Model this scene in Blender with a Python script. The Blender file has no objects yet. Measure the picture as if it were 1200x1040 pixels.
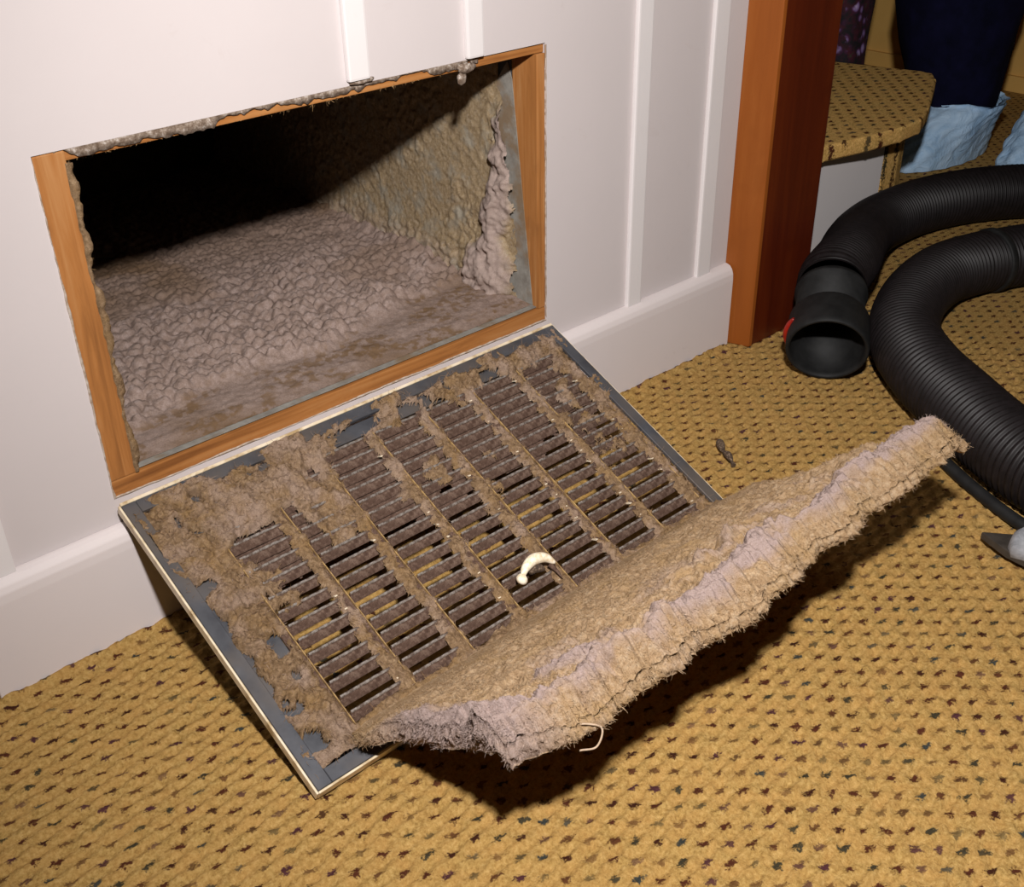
import bpy, bmesh, math, random
import numpy as np
from mathutils import Matrix, Vector

random.seed(7)
rng = np.random.default_rng(11)
S = bpy.context.scene
COL = S.collection

# ------------------------------------------------------------------ camera
cam_d = bpy.data.cameras.new('camera')
cam = bpy.data.objects.new('camera', cam_d)
COL.objects.link(cam)
CR = Vector((0.741, -0.671, -0.017)); CU = Vector((0.363, 0.379, 0.851)); CF = Vector((0.565, 0.637, -0.525))
CF.normalize(); CR = (CR - CF * CR.dot(CF)).normalized(); CU = CR.cross(CF)
m = Matrix(((CR.x, CU.x, -CF.x, -0.3318), (CR.y, CU.y, -CF.y, -0.9992), (CR.z, CU.z, -CF.z, 0.8201), (0, 0, 0, 1)))
cam.matrix_world = m
cam_d.sensor_fit = 'HORIZONTAL'; cam_d.sensor_width = 36.0
cam_d.lens = 36.0 * 1313.45 / 1200.0
cam_d.clip_start = 0.02
S.camera = cam

# ------------------------------------------------------------------ world, flash, exposure
w = bpy.data.worlds.new('world'); S.world = w; w.use_nodes = True
bg = w.node_tree.nodes['Background']; bg.inputs[0].default_value = (1.0, 0.86, 0.7, 1); bg.inputs[1].default_value = 0.02
fl = bpy.data.lights.new('camera_flash', 'SPOT'); fl.energy = 112; fl.color = (1.0, 0.965, 0.945); fl.shadow_soft_size = 0.03
fl.spot_size = math.radians(128); fl.spot_blend = 1.0
flo = bpy.data.objects.new('camera_flash', fl); COL.objects.link(flo); flo.location = (-0.18, -0.92, 1.10)
flo.rotation_euler = (Vector((1.15, -0.12, -0.08)) - flo.location).to_track_quat('-Z', 'Y').to_euler()
S.view_settings.view_transform = 'Standard'; S.view_settings.look = 'None'
S.view_settings.exposure = 0.0; S.view_settings.gamma = 1.0; S.view_settings.use_curve_mapping = False

# ------------------------------------------------------------------ numpy noise
def h2(ix, iy, s=0):
    n = (ix.astype(np.int64) * 374761393 + iy.astype(np.int64) * 668265263 + s * 1274126177) & 0xffffffff
    n = ((n ^ (n >> 13)) * 1274126177) & 0xffffffff
    n = (n ^ (n >> 16)) & 0xffffffff
    return n / 4294967295.0
def vnoise(x, y, s=0):
    ix = np.floor(x); iy = np.floor(y); fx = x - ix; fy = y - iy
    ix = ix.astype(np.int64); iy = iy.astype(np.int64)
    fx = fx * fx * fx * (fx * (fx * 6 - 15) + 10); fy = fy * fy * fy * (fy * (fy * 6 - 15) + 10)
    a = h2(ix, iy, s); b = h2(ix + 1, iy, s); c = h2(ix, iy + 1, s); d = h2(ix + 1, iy + 1, s)
    return (a + (b - a) * fx) * (1 - fy) + (c + (d - c) * fx) * fy
def fbm(x, y, o=4, s=0):
    t = 0; a = 0.5; tot = 0
    for k in range(o):
        t = t + a * vnoise(x, y, s + 17 * k); tot += a
        x = x * 2.03 + 3.1; y = y * 2.03 + 7.7; a *= 0.5
    return t / tot
def voro(x, y, s=0):
    ix = np.floor(x).astype(np.int64); iy = np.floor(y).astype(np.int64)
    f1 = np.full(np.shape(x), 9.0); f2 = np.full(np.shape(x), 9.0)
    for dx in (-1, 0, 1):
        for dy in (-1, 0, 1):
            cx = ix + dx; cy = iy + dy
            px = cx + 0.15 + 0.7 * h2(cx, cy, s); py = cy + 0.15 + 0.7 * h2(cx, cy, s + 5)
            d = np.hypot(px - x, py - y)
            f2 = np.minimum(f2, np.maximum(d, f1)); f1 = np.minimum(f1, d)
    return f1, f2
def sstep(a, b, x):
    t = np.clip((x - a) / (b - a), 0, 1); return t * t * (3 - 2 * t)

# ------------------------------------------------------------------ object helpers
def tag(o, label=None, cat=None, group=None, kind=None):
    if label: o['label'] = label
    if cat: o['category'] = cat
    if group: o['group'] = group
    if kind: o['kind'] = kind
    return o
def link(name, me, mat=None, parent=None, loc=None):
    o = bpy.data.objects.new(name, me); COL.objects.link(o)
    if mat is not None and me is not None:
        for mm in (mat if isinstance(mat, (list, tuple)) else [mat]): me.materials.append(mm)
    if parent is not None: o.parent = parent
    if loc is not None: o.location = loc
    return o
def empty(name, loc=(0, 0, 0), rot=(0, 0, 0)):
    o = bpy.data.objects.new(name, None); COL.objects.link(o); o.location = loc; o.rotation_euler = rot
    o.empty_display_size = 0.02
    return o
def mesh_np(name, V, F, smooth=True, attrs=None):
    """V (n,3); F (m,4) or (m,3) index array"""
    me = bpy.data.meshes.new(name); V = np.asarray(V, np.float32); F = np.asarray(F, np.int32)
    k = F.shape[1]
    me.vertices.add(len(V)); me.vertices.foreach_set('co', V.ravel())
    me.loops.add(F.size); me.loops.foreach_set('vertex_index', F.ravel())
    me.polygons.add(len(F)); me.polygons.foreach_set('loop_start', np.arange(0, F.size, k, dtype=np.int32))
    if smooth: me.polygons.foreach_set('use_smooth', np.ones(len(F), bool))
    for nm, arr in (attrs or {}).items():
        a = me.attributes.new(nm, 'FLOAT', 'POINT'); a.data.foreach_set('value', np.asarray(arr, np.float32).ravel())
    me.update(calc_edges=True); me.validate()
    return me
def grid_faces(nu, nv, off=0, flip=False):
    i = np.arange((nu - 1) * (nv - 1)); a = i // (nv - 1) * nv + i % (nv - 1) + off
    F = np.stack([a, a + nv, a + nv + 1, a + 1], 1)
    return F[:, ::-1] if flip else F
def compact(V, F, attrs):
    used = np.zeros(len(V), bool); used[F.ravel()] = True
    idx = np.cumsum(used) - 1
    return V[used], idx[F], {k: v.ravel()[used] for k, v in attrs.items()}
def bm_mesh(name, bm, smooth=False):
    bmesh.ops.recalc_face_normals(bm, faces=bm.faces)
    me = bpy.data.meshes.new(name); bm.to_mesh(me); bm.free()
    if smooth:
        for p in me.polygons: p.use_smooth = True
    return me
def box_me(name, lo, hi, bev=0.0, seg=2, jitter=0.0):
    bm = bmesh.new()
    bmesh.ops.create_cube(bm, size=1)
    for v in bm.verts:
        v.co = Vector([lo[i] + (hi[i] - lo[i]) * (v.co[i] + 0.5) for i in range(3)])
    if bev: bmesh.ops.bevel(bm, geom=bm.edges[:], offset=bev, segments=seg, profile=0.7, affect='EDGES')
    return bm_mesh(name, bm)
def box(name, lo, hi, mat, parent=None, bev=0.0, seg=2):
    return link(name, box_me(name, lo, hi, bev, seg), mat, parent)
def prism(name, pts, z0, z1, mat, parent=None, bev=0.0, axis='z', seg=2):
    """extrude 2D outline; axis z: pts are (x,y); axis x: pts are (y,z) extruded along x"""
    bm = bmesh.new()
    def P(p, t): return (p[0], p[1], t) if axis == 'z' else ((t, p[0], p[1]) if axis == 'x' else (p[0], t, p[1]))
    a = [bm.verts.new(P(p, z0)) for p in pts]; b = [bm.verts.new(P(p, z1)) for p in pts]
    n = len(pts)
    bm.faces.new(a); bm.faces.new(b)
    for i in range(n): bm.faces.new((a[i], a[(i + 1) % n], b[(i + 1) % n], b[i]))
    bmesh.ops.recalc_face_normals(bm, faces=bm.faces)
    if bev: bmesh.ops.bevel(bm, geom=bm.edges[:], offset=bev, segments=seg, profile=0.7, affect='EDGES')
    return link(name, bm_mesh(name, bm), mat, parent)
def frames(P):
    P = np.asarray(P, float); T = np.gradient(P, axis=0); T /= np.linalg.norm(T, axis=1)[:, None]
    N = np.zeros_like(P); up = np.array([0, 0, 1.0])
    if abs(T[0] @ up) > 0.9: up = np.array([1.0, 0, 0])
    n = up - T[0] * (T[0] @ up); n /= np.linalg.norm(n)
    for i in range(len(P)):
        n = n - T[i] * (n @ T[i]); n /= np.linalg.norm(n); N[i] = n
    return T, N, np.cross(T, N)
def spline(pts, n):
    pts = np.asarray(pts, float); P = np.vstack([2 * pts[0] - pts[1], pts, 2 * pts[-1] - pts[-2]])
    k = len(pts) - 1; out = []
    for t in np.linspace(0, k - 1e-9, n * 4):
        i = int(t); f = t - i; a, b, c, d = P[i:i + 4]
        out.append(0.5 * (2 * b + (c - a) * f + (2 * a - 5 * b + 4 * c - d) * f * f + (3 * b - a - 3 * c + d) * f ** 3))
    out = np.array(out); L = np.r_[0, np.cumsum(np.linalg.norm(np.diff(out, axis=0), axis=1))]
    u = np.linspace(0, L[-1], n)
    return np.stack([np.interp(u, L, out[:, j]) for j in range(3)], 1), L[-1]
def tube_me(name, P, R, seg=24, caps=False, smooth=True):
    T, N, B = frames(P); R = np.broadcast_to(R, (len(P),))
    a = np.linspace(0, 2 * np.pi, seg, endpoint=False)
    V = P[:, None] + R[:, None, None] * (np.cos(a)[None, :, None] * N[:, None] + np.sin(a)[None, :, None] * B[:, None])
    n = len(P); i = np.arange(n - 1)[:, None] * seg; j = np.arange(seg)[None]
    F = np.stack([i + j, i + (j + 1) % seg, i + seg + (j + 1) % seg, i + seg + j], -1).reshape(-1, 4)
    V = V.reshape(-1, 3)
    if caps:
        V = np.vstack([V, P[0], P[-1]]); c0 = len(V) - 2; jj = np.arange(seg)
        F = np.vstack([F, np.stack([np.full(seg, c0), (jj + 1) % seg, jj, jj], 1)[:, [0, 1, 2, 2]][:, :4]]) if False else F
        me = mesh_np(name, V[:-2], F, smooth)
        bm = bmesh.new(); bm.from_mesh(me); bm.verts.ensure_lookup_table()
        bm.faces.new([bm.verts[k] for k in range(seg)][::-1]); bm.faces.new([bm.verts[(n - 1) * seg + k] for k in range(seg)])
        bm.to_mesh(me); bm.free()
        return me
    return mesh_np(name, V, F, smooth)
def fibres_me(name, P, D, L, wd, curl=0.6, seg=4, attrs=None):
    """tiny curved ribbons: P roots (n,3), D directions (n,3), L lengths (n)"""
    n = len(P); D = D / np.linalg.norm(D, axis=1)[:, None]
    A = rng.normal(size=(n, 3)); A -= D * (A * D).sum(1)[:, None]; A /= np.linalg.norm(A, axis=1)[:, None]
    B = np.cross(D, A); ph = rng.uniform(-1, 1, n) * curl * 2.2
    V = np.zeros((n, seg + 1, 2, 3)); c = P.copy()
    for k in range(seg + 1):
        an = ph * k / seg
        d = D * np.cos(an)[:, None] + A * np.sin(an)[:, None]
        if k: c = c + d * (L / seg)[:, None]
        ww = wd * (1 - 0.6 * k / seg)
        V[:, k, 0] = c + B * ww / 2; V[:, k, 1] = c - B * ww / 2
    V = V.reshape(-1, 3); base = np.arange(n)[:, None] * (seg + 1) * 2; k = np.arange(seg)[None] * 2
    a = base + k
    F = np.stack([a, a + 1, a + 3, a + 2], -1).reshape(-1, 4)
    return mesh_np(name, V, F, True, {k_: np.repeat(v_, (seg + 1) * 2) for k_, v_ in (attrs or {}).items()})

# ------------------------------------------------------------------ materials
def srgb(r, g, b):
    f = lambda c: ((c / 255.0 + 0.055) / 1.055) ** 2.4 if c > 10 else c / 255.0 / 12.92
    return (f(r), f(g), f(b), 1)
class NT:
    def __init__(s, name):
        s.m = bpy.data.materials.new(name); s.m.use_nodes = True; s.t = s.m.node_tree
        s.b = s.t.nodes['Principled BSDF']; s.out = s.t.nodes['Material Output']
        s.tc = s.n('ShaderNodeTexCoord'); s.co = s.tc.outputs['Object']
    def n(s, typ, **kw):
        x = s.t.nodes.new(typ)
        for k, v in kw.items(): setattr(x, k, v)
        return x
    def l(s, a, b): s.t.links.new(a, b)
    def noise(s, scale, detail=4, rough=0.6, co=None, dist=0.0):
        x = s.n('ShaderNodeTexNoise'); x.inputs['Scale'].default_value = scale; x.inputs['Detail'].default_value = detail
        x.inputs['Roughness'].default_value = rough; x.inputs['Distortion'].default_value = dist
        s.l(co or s.co, x.inputs['Vector']); return x.outputs['Fac']
    def ramp(s, fac, stops, interp='LINEAR'):
        x = s.n('ShaderNodeValToRGB'); x.color_ramp.interpolation = interp
        e = x.color_ramp.elements
        while len(e) < len(stops): e.new(0.5)
        for i, (p, c) in enumerate(stops): e[i].position = p; e[i].color = c
        s.l(fac, x.inputs['Fac']); return x.outputs['Color']
    def mix(s, fac, a, b, mode='MIX'):
        x = s.n('ShaderNodeMix', data_type='RGBA', blend_type=mode)
        for v, i in ((fac, 0), (a, 6), (b, 7)):
            if isinstance(v, (int, float)): x.inputs[i].default_value = v
            elif isinstance(v, tuple): x.inputs[i].default_value = v
            else: s.l(v, x.inputs[i])
        return x.outputs[2]
    def math(s, op, a, b=None, c=None):
        x = s.n('ShaderNodeMath', operation=op)
        for i, v in enumerate((a, b, c)):
            if v is None: continue
            if isinstance(v, (int, float)): x.inputs[i].default_value = v
            else: s.l(v, x.inputs[i])
        return x.outputs[0]
    def maprange(s, v, a, b, c=0.0, d=1.0):
        x = s.n('ShaderNodeMapRange'); x.inputs[1].default_value = a; x.inputs[2].default_value = b
        x.inputs[3].default_value = c; x.inputs[4].default_value = d; s.l(v, x.inputs[0]); return x.outputs[0]
    def bump(s, h, strength=0.5, dist=0.002):
        x = s.n('ShaderNodeBump'); x.inputs['Strength'].default_value = strength; x.inputs['Distance'].default_value = dist
        s.l(h, x.inputs['Height']); s.l(x.outputs['Normal'], s.b.inputs['Normal'])
    def attr(s, name):
        x = s.n('ShaderNodeAttribute'); x.attribute_name = name; return x.outputs['Fac']
    def set(s, col=None, rough=None, metal=None, spec=None):
        if col is not None:
            if isinstance(col, tuple): s.b.inputs['Base Color'].default_value = col
            else: s.l(col, s.b.inputs['Base Color'])
        if rough is not None:
            if isinstance(rough, (int, float)): s.b.inputs['Roughness'].default_value = rough
            else: s.l(rough, s.b.inputs['Roughness'])
        if metal is not None: s.b.inputs['Metallic'].default_value = metal
        if spec is not None: s.b.inputs['Specular IOR Level'].default_value = spec
        return s
M = {}
# painted wall, battens, baseboard
def paint(key, c, wear):
    t = NT(key); n1 = t.noise(3.0, 5); n2 = t.noise(60, 3)
    col = t.ramp(n1, [(0.3, tuple(x * 0.95 for x in c[:3]) + (1,)), (0.7, c)])
    sm = t.noise(9, 6, 0.75, dist=1.5)
    col = t.mix(t.maprange(sm, 0.62, 0.78, 0, wear), col, srgb(150, 128, 112))
    t.set(col, 0.6, spec=0.2); t.bump(n2, 0.12, 0.001); M[key] = t.m
paint('wall_paint', srgb(203, 194, 193), 0.15)
paint('batten_paint', srgb(222, 216, 215), 0.1)
paint('base_paint', srgb(216, 206, 204), 0.3)
# pine frame
def wood(key, c1, c2, c3, sc, axis, rough=0.5, bumps=0.3):
    t = NT(key); mp = t.n('ShaderNodeMapping'); t.l(t.co, mp.inputs['Vector'])
    s_ = [sc, sc, sc]; s_[axis] = sc * 0.06; mp.inputs['Scale'].default_value = s_
    g = t.noise(1.0, 6, 0.6, mp.outputs['Vector'], 0.6); big = t.noise(14, 3)
    col = t.ramp(g, [(0.25, c1), (0.5, c2), (0.75, c3)])
    col = t.mix(t.maprange(big, 0.58, 0.75, 0, 0.45), col, c1)
    t.set(col, rough, spec=0.3); t.bump(g, bumps, 0.001); M[key] = t.m
wood('pine_x', srgb(118, 72, 36), srgb(162, 106, 56), srgb(178, 126, 76), 90, 0)
wood('pine_z', srgb(120, 76, 40), srgb(164, 108, 58), srgb(180, 130, 82), 90, 2)
wood('post_light', srgb(128, 68, 24), srgb(140, 76, 28), srgb(150, 86, 36), 40, 2, 0.4, 0.1)
wood('post_dark', srgb(64, 20, 8), srgb(80, 27, 10), srgb(94, 36, 12), 26, 2, 0.35, 0.08)
# dusts
def dust(key, c1, c2, c3, sc=120, stain=None, attr=None, attr_col=None, bump=0.8, bd=0.003):
    t = NT(key); a = t.noise(sc, 6, 0.7); b = t.noise(sc * 0.16, 4); c = t.noise(sc * 5, 3, 0.7)
    col = t.ramp(a, [(0.3, c1), (0.5, c2), (0.68, c3)])
    if stain: col = t.mix(t.maprange(b, 0.5, 0.68, 0, 0.75), col, stain)
    if attr:
        av = t.attr(attr); ad = t.math('ADD', av, t.math('MULTIPLY', t.math('SUBTRACT', a, 0.5), 0.7))
        col = t.mix(t.maprange(ad, 0.15, 0.95), col, attr_col)
    col = t.mix(t.maprange(c, 0.3, 0.7, 0.5, 0), col, tuple(x * 0.55 for x in c1[:3]) + (1,))
    t.set(col, 1.0, spec=0.02)
    hh = t.math('ADD', t.math('MULTIPLY', a, 0.6), t.math('MULTIPLY', c, 0.4)); t.bump(hh, bump, bd); M[key] = t.m
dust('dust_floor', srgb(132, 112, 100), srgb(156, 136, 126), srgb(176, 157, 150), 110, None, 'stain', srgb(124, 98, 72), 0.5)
dust('dust_side', srgb(142, 120, 90), srgb(172, 150, 118), srgb(194, 174, 148), 210, srgb(170, 166, 154), 'lint', srgb(186, 166, 158), 0.8)
dust('dust_mat', srgb(142, 114, 82), srgb(172, 144, 112), srgb(192, 168, 138), 150, srgb(168, 138, 98), 'lint', srgb(166, 147, 142), 0.9)
dust('dust_grille', srgb(104, 82, 60), srgb(146, 119, 90), srgb(174, 147, 116), 160, srgb(158, 126, 84), 'lint', srgb(170, 146, 128), 0.9)
dust('mat_fibre', srgb(150, 122, 90), srgb(176, 148, 116), srgb(196, 172, 142), 150, srgb(170, 140, 100), 'lint', srgb(172, 154, 149), 0)
dust('grille_fibre', srgb(104, 80, 58), srgb(142, 114, 86), srgb(170, 142, 112), 160, srgb(150, 116, 74), 'lint', srgb(170, 146, 130), 0)
dust('fibre_light', srgb(170, 145, 118), srgb(188, 164, 140), srgb(200, 180, 160), 60, None, bump=0)
dust('fibre_tan', srgb(140, 108, 70), srgb(160, 128, 90), srgb(178, 148, 112), 60, None, bump=0)
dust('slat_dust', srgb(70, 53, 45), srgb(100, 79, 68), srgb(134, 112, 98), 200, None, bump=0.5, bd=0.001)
# metals
t = NT('galvanised'); n1 = t.noise(30, 5); n2 = t.noise(8, 4)
t.set(t.mix(t.maprange(n2, 0.45, 0.65), t.ramp(n1, [(0.3, srgb(62, 63, 68)), (0.7, srgb(90, 91, 96))]), srgb(98, 90, 84)), 0.55, 0.3); M['steel'] = t.m
t = NT('galv_pale'); n1 = t.noise(60, 5); n2 = t.noise(22, 5)
t.set(t.mix(t.maprange(n2, 0.48, 0.62, 0, 0.8), t.ramp(n1, [(0.3, srgb(118, 112, 104)), (0.7, srgb(150, 146, 138))]), srgb(124, 100, 72)), 0.9); t.bump(n1, 0.6, 0.002); M['galv_pale'] = t.m
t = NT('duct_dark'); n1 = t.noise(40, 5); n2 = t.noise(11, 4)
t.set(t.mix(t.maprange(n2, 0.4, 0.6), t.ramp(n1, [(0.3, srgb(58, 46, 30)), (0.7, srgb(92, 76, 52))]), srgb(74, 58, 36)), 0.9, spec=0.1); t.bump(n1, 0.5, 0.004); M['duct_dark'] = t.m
t = NT('cream_enamel'); n1 = t.noise(50, 5)
t.set(t.ramp(n1, [(0.35, srgb(176, 150, 110)), (0.5, srgb(222, 204, 172)), (0.7, srgb(234, 220, 196))]), 0.45); M['cream'] = t.m
t = NT('plaster'); n1 = t.noise(170, 6, 0.7)
t.set(t.ramp(n1, [(0.40, srgb(92, 74, 60)), (0.54, srgb(132, 116, 102)), (0.68, srgb(186, 176, 168))]), 0.95); t.bump(n1, 0.3, 0.001); M['plaster'] = t.m
t = NT('bare_steel'); n1 = t.noise(160, 4); t.set(t.ramp(n1, [(0.40, srgb(96, 80, 70)), (0.62, srgb(190, 182, 174))]), t.maprange(n1, 0.4, 0.55, 0.6, 0.28), 0.5); M['bare'] = t.m
t = NT('dusty_enamel'); n1 = t.noise(120, 4); t.set(t.ramp(n1, [(0.35, srgb(110, 84, 52)), (0.6, srgb(176, 144, 92))]), 0.8); M['dusty_enamel'] = t.m
t = NT('paint_chip'); t.set(t.ramp(t.noise(120, 4), [(0.35, srgb(150, 126, 104)), (0.65, srgb(190, 178, 166))]), 0.9); M['chip'] = t.m
# carpet
def carpet(key, scl=1.0, lift=1.0):
    t = NT(key)
    if scl != 1.0:
        mp = t.n('ShaderNodeMapping'); mp.inputs['Scale'].default_value = (scl, scl, scl); t.l(t.co, mp.inputs['Vector']); t.co = mp.outputs['Vector']
    sep = t.n('ShaderNodeSeparateXYZ')
    wn = t.n('ShaderNodeTexNoise'); wn.inputs['Scale'].default_value = 55; wn.inputs['Detail'].default_value = 2; t.l(t.co, wn.inputs['Vector'])
    wv = t.n('ShaderNodeVectorMath', operation='MULTIPLY_ADD'); wv.inputs[1].default_value = (0.011, 0.009, 0); t.l(wn.outputs['Color'], wv.inputs[0]); t.l(t.co, wv.inputs[2])
    t.l(wv.outputs[0], sep.inputs[0]); x = sep.outputs[0]; y = sep.outputs[1]
    k = 1.0 / (math.sqrt(2) * 0.0202)
    a = t.math('MULTIPLY', t.math('ADD', x, y), k); b = t.math('MULTIPLY', t.math('SUBTRACT', x, y), k)
    ia = t.math('FLOOR', a); ib = t.math('FLOOR', b)
    da = t.math('SUBTRACT', t.math('SUBTRACT', a, ia), 0.5); db = t.math('SUBTRACT', t.math('SUBTRACT', b, ib), 0.5)
    q = 0.0202 / math.sqrt(2)
    dx = t.math('MULTIPLY', t.math('ADD', da, db), q); dy = t.math('MULTIPLY', t.math('SUBTRACT', da, db), q)
    cm = t.n('ShaderNodeCombineXYZ'); t.l(ia, cm.inputs[0]); t.l(ib, cm.inputs[1])
    wh = t.n('ShaderNodeTexWhiteNoise', noise_dimensions='2D'); t.l(cm.outputs[0], wh.inputs['Vector'])
    rnd = wh.outputs['Value']; rs = t.n('ShaderNodeSeparateColor'); t.l(wh.outputs['Color'], rs.inputs[0])
    fine = t.noise(270, 3, 0.65)
    ex = t.math('DIVIDE', dx, 0.0063); ey = t.math('DIVIDE', dy, 0.0044)
    d = t.math('SQRT', t.math('ADD', t.math('MULTIPLY', ex, ex), t.math('MULTIPLY', ey, ey)))
    d = t.math('ADD', d, t.math('MULTIPLY', t.math('SUBTRACT', fine, 0.5), 3.2))
    mask = t.maprange(d, 0.55, 1.0, 1, 0)
    edge_ = t.math('MAXIMUM', t.math('ABSOLUTE', da), t.math('ABSOLUTE', db)); mask = t.math('MULTIPLY', mask, t.maprange(edge_, 0.40, 0.48, 1, 0))
    mask = t.math('MULTIPLY', mask, t.maprange(rs.outputs[1], 0, 0.5, 0.55, 1.0))
    dc = t.ramp(rnd, [(0, srgb(80, 44, 30)), (0.45, srgb(64, 36, 26)), (0.66, srgb(80, 48, 50)), (0.8, srgb(64, 58, 44)), (0.94, srgb(62, 64, 60))], 'CONSTANT')
    pile = t.ramp(t.noise(260, 4, 0.7), [(0.28, srgb(128, 98, 52)), (0.5, srgb(168, 135, 78)), (0.72, srgb(194, 161, 103))])
    tone = t.noise(45, 4)
    pile = t.mix(t.maprange(tone, 0.35, 0.65, 0, 0.35), pile, srgb(182, 136, 78))
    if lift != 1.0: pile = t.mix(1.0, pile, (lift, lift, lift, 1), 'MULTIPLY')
    t.set(t.mix(mask, pile, dc), 1.0, spec=0.03)
    hh = t.math('SUBTRACT', t.noise(330, 4, 0.75), t.math('MULTIPLY', mask, 0.4)); t.bump(hh, 0.7, 0.003); M[key] = t.m
carpet('carpet'); carpet('carpet_step_brightened', 0.82, 1.6)  # step copy: pile colour brightened to make up for weak flash light there
# plastics, cloths
t = NT('hose_black'); n1 = t.noise(70, 4)
t.set(t.ramp(n1, [(0.3, srgb(17, 13, 13)), (0.7, srgb(28, 23, 24))]), 0.5, spec=0.25); M['hose'] = t.m
t = NT('cuff_black'); t.set(t.ramp(t.noise(40, 3), [(0.3, srgb(18, 18, 18)), (0.7, srgb(32, 32, 32))]), 0.62, spec=0.25); M['cuff'] = t.m
t = NT('red_plastic'); t.set(t.ramp(t.noise(40, 3), [(0.3, srgb(120, 16, 10)), (0.7, srgb(160, 30, 18))]), 0.4); M['red'] = t.m
t = NT('navy_cloth'); n1 = t.noise(25, 4)
t.set(t.ramp(n1, [(0.3, srgb(8, 9, 26)), (0.7, srgb(17, 17, 44))]), 0.95, spec=0.1); M['navy'] = t.m
t = NT('blue_cover'); n1 = t.noise(22, 5, 0.65, dist=1.0)
t.set(t.ramp(n1, [(0.3, srgb(150, 186, 220)), (0.7, srgb(186, 214, 240))]), 0.7); t.bump(n1, 0.7, 0.012); M['blue'] = t.m
t = NT('tan_wall'); n1 = t.noise(5, 4)
t.set(t.ramp(n1, [(0.3, srgb(206, 160, 84)), (0.7, srgb(220, 176, 98))]), 0.7); M['tan'] = t.m
t = NT('floral_cloth'); v = t.n('ShaderNodeTexVoronoi'); v.inputs['Scale'].default_value = 34; t.l(t.co, v.inputs['Vector'])
cc = t.ramp(v.outputs['Distance'], [(0, srgb(190, 170, 205)), (0.28, srgb(150, 120, 180)), (0.42, srgb(70, 24, 60)), (0.6, srgb(22, 14, 22))])
t.set(t.mix(t.maprange(t.noise(22, 3), 0.42, 0.52), cc, t.ramp(t.noise(30, 4), [(0.4, srgb(18, 14, 18)), (0.6, srgb(70, 14, 34)), (0.72, srgb(50, 70, 40))])), 0.85); M['floral'] = t.m
t = NT('grey_plastic'); n1 = t.noise(60, 5, 0.7, dist=1); t.set(t.ramp(n1, [(0.35, srgb(120, 122, 126)), (0.7, srgb(160, 162, 168))]), 0.45); M['grey'] = t.m
t = NT('dark_blade'); t.set(t.ramp(t.noise(60, 4), [(0.3, srgb(44, 40, 36)), (0.7, srgb(66, 60, 54))]), 0.5); M['blade'] = t.m
t = NT('bone'); n1 = t.noise(180, 4); t.set(t.ramp(n1, [(0.3, srgb(214, 190, 150)), (0.55, srgb(244, 232, 208)), (0.8, srgb(250, 244, 230))]), 0.5); M['bone'] = t.m
t = NT('debris_dark'); n1 = t.noise(300, 4); t.set(t.ramp(n1, [(0.3, srgb(40, 30, 24)), (0.55, srgb(84, 66, 50)), (0.8, srgb(170, 150, 130))]), 0.9); M['debris'] = t.m

# ================================================================== STRUCTURE
W, ZB, ZT = 0.62, 0.165, 0.527
# floor: carpet, fine near the camera
xs = np.r_[np.arange(-0.9, -0.36, 0.02), np.arange(-0.36, 1.3, 0.0025), np.arange(1.3, 2.9, 0.02)]
ys = np.r_[np.arange(-1.6, -0.93, 0.02), np.arange(-0.93, 0.02, 0.0025), np.arange(0.02, 1.5, 0.02)]
X, Y = np.meshgrid(xs, ys, indexing='ij')
def carpet_h(X, Y):
    wx = (fbm(X * 55, Y * 55, 2, 3) - 0.5) * 0.006; wy = (fbm(X * 55, Y * 55, 2, 9) - 0.5) * 0.005
    P = 2 * math.pi / 0.02857
    x2 = X + wx; y2 = Y + wy
    r = np.cos(2 * P * y2)                       # rows of tufts along the wall
    tuft = np.cos(P * x2) * np.cos(P * y2)
    n = fbm(X * 170, Y * 170, 3, 21) - 0.5
    return -0.0013 * r + 0.0011 * tuft + 0.0042 * n + 0.003 * (fbm(X * 9, Y * 9, 2, 5) - 0.5)
H = carpet_h(X, Y); fine = (X > -0.36) & (X < 1.3) & (Y > -0.93) & (Y < 0.02)
H = np.where(fine, H, H * 0.3)
# carpet pushed up against the baseboard
H = H + 0.006 * np.exp(-((Y + 0.02) / 0.012) ** 2) * (X < 1.0) * (0.6 + 0.8 * fbm(X * 40, Y * 40, 2, 2))
V = np.stack([X, Y, H], -1).reshape(-1, 3)
floor = link('floor', mesh_np('floor', V, grid_faces(len(xs), len(ys))), M['carpet'])
tag(floor, 'mustard loop pile carpet with small dark flecks in staggered rows', kind='structure')

# wall with the opening
bm = bmesh.new()
gx = [-1.6, 0.0, W, 1.03]; gz = [-0.02, ZB, ZT, 2.3]
vv = {}
for iy, y in enumerate((0.0, 0.014)):
    for i, x in enumerate(gx):
        for k, z in enumerate(gz): vv[i, k, iy] = bm.verts.new((x, y, z))
for iy in (0, 1):
    for i in range(3):
        for k in range(3):
            if i == 1 and k == 1: continue
            bm.faces.new((vv[i, k, iy], vv[i + 1, k, iy], vv[i + 1, k + 1, iy], vv[i, k + 1, iy]))
for (a, b) in (((1, 1), (2, 1)), ((2, 1), (2, 2)), ((2, 2), (1, 2)), ((1, 2), (1, 1))):
    bm.faces.new((vv[a[0], a[1], 0], vv[b[0], b[1], 0], vv[b[0], b[1], 1], vv[a[0], a[1], 1]))
for k in range(3):
    for i in (0, 3): bm.faces.new((vv[i, k, 0], vv[i, k + 1, 0], vv[i, k + 1, 1], vv[i, k, 1]))
for i in range(3):
    for k in (0, 3): bm.faces.new((vv[i, k, 0], vv[i + 1, k, 0], vv[i + 1, k, 1], vv[i, k, 1]))
wall = link('wall_back', bm_mesh('wall_back', bm), M['wall_paint'])
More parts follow.
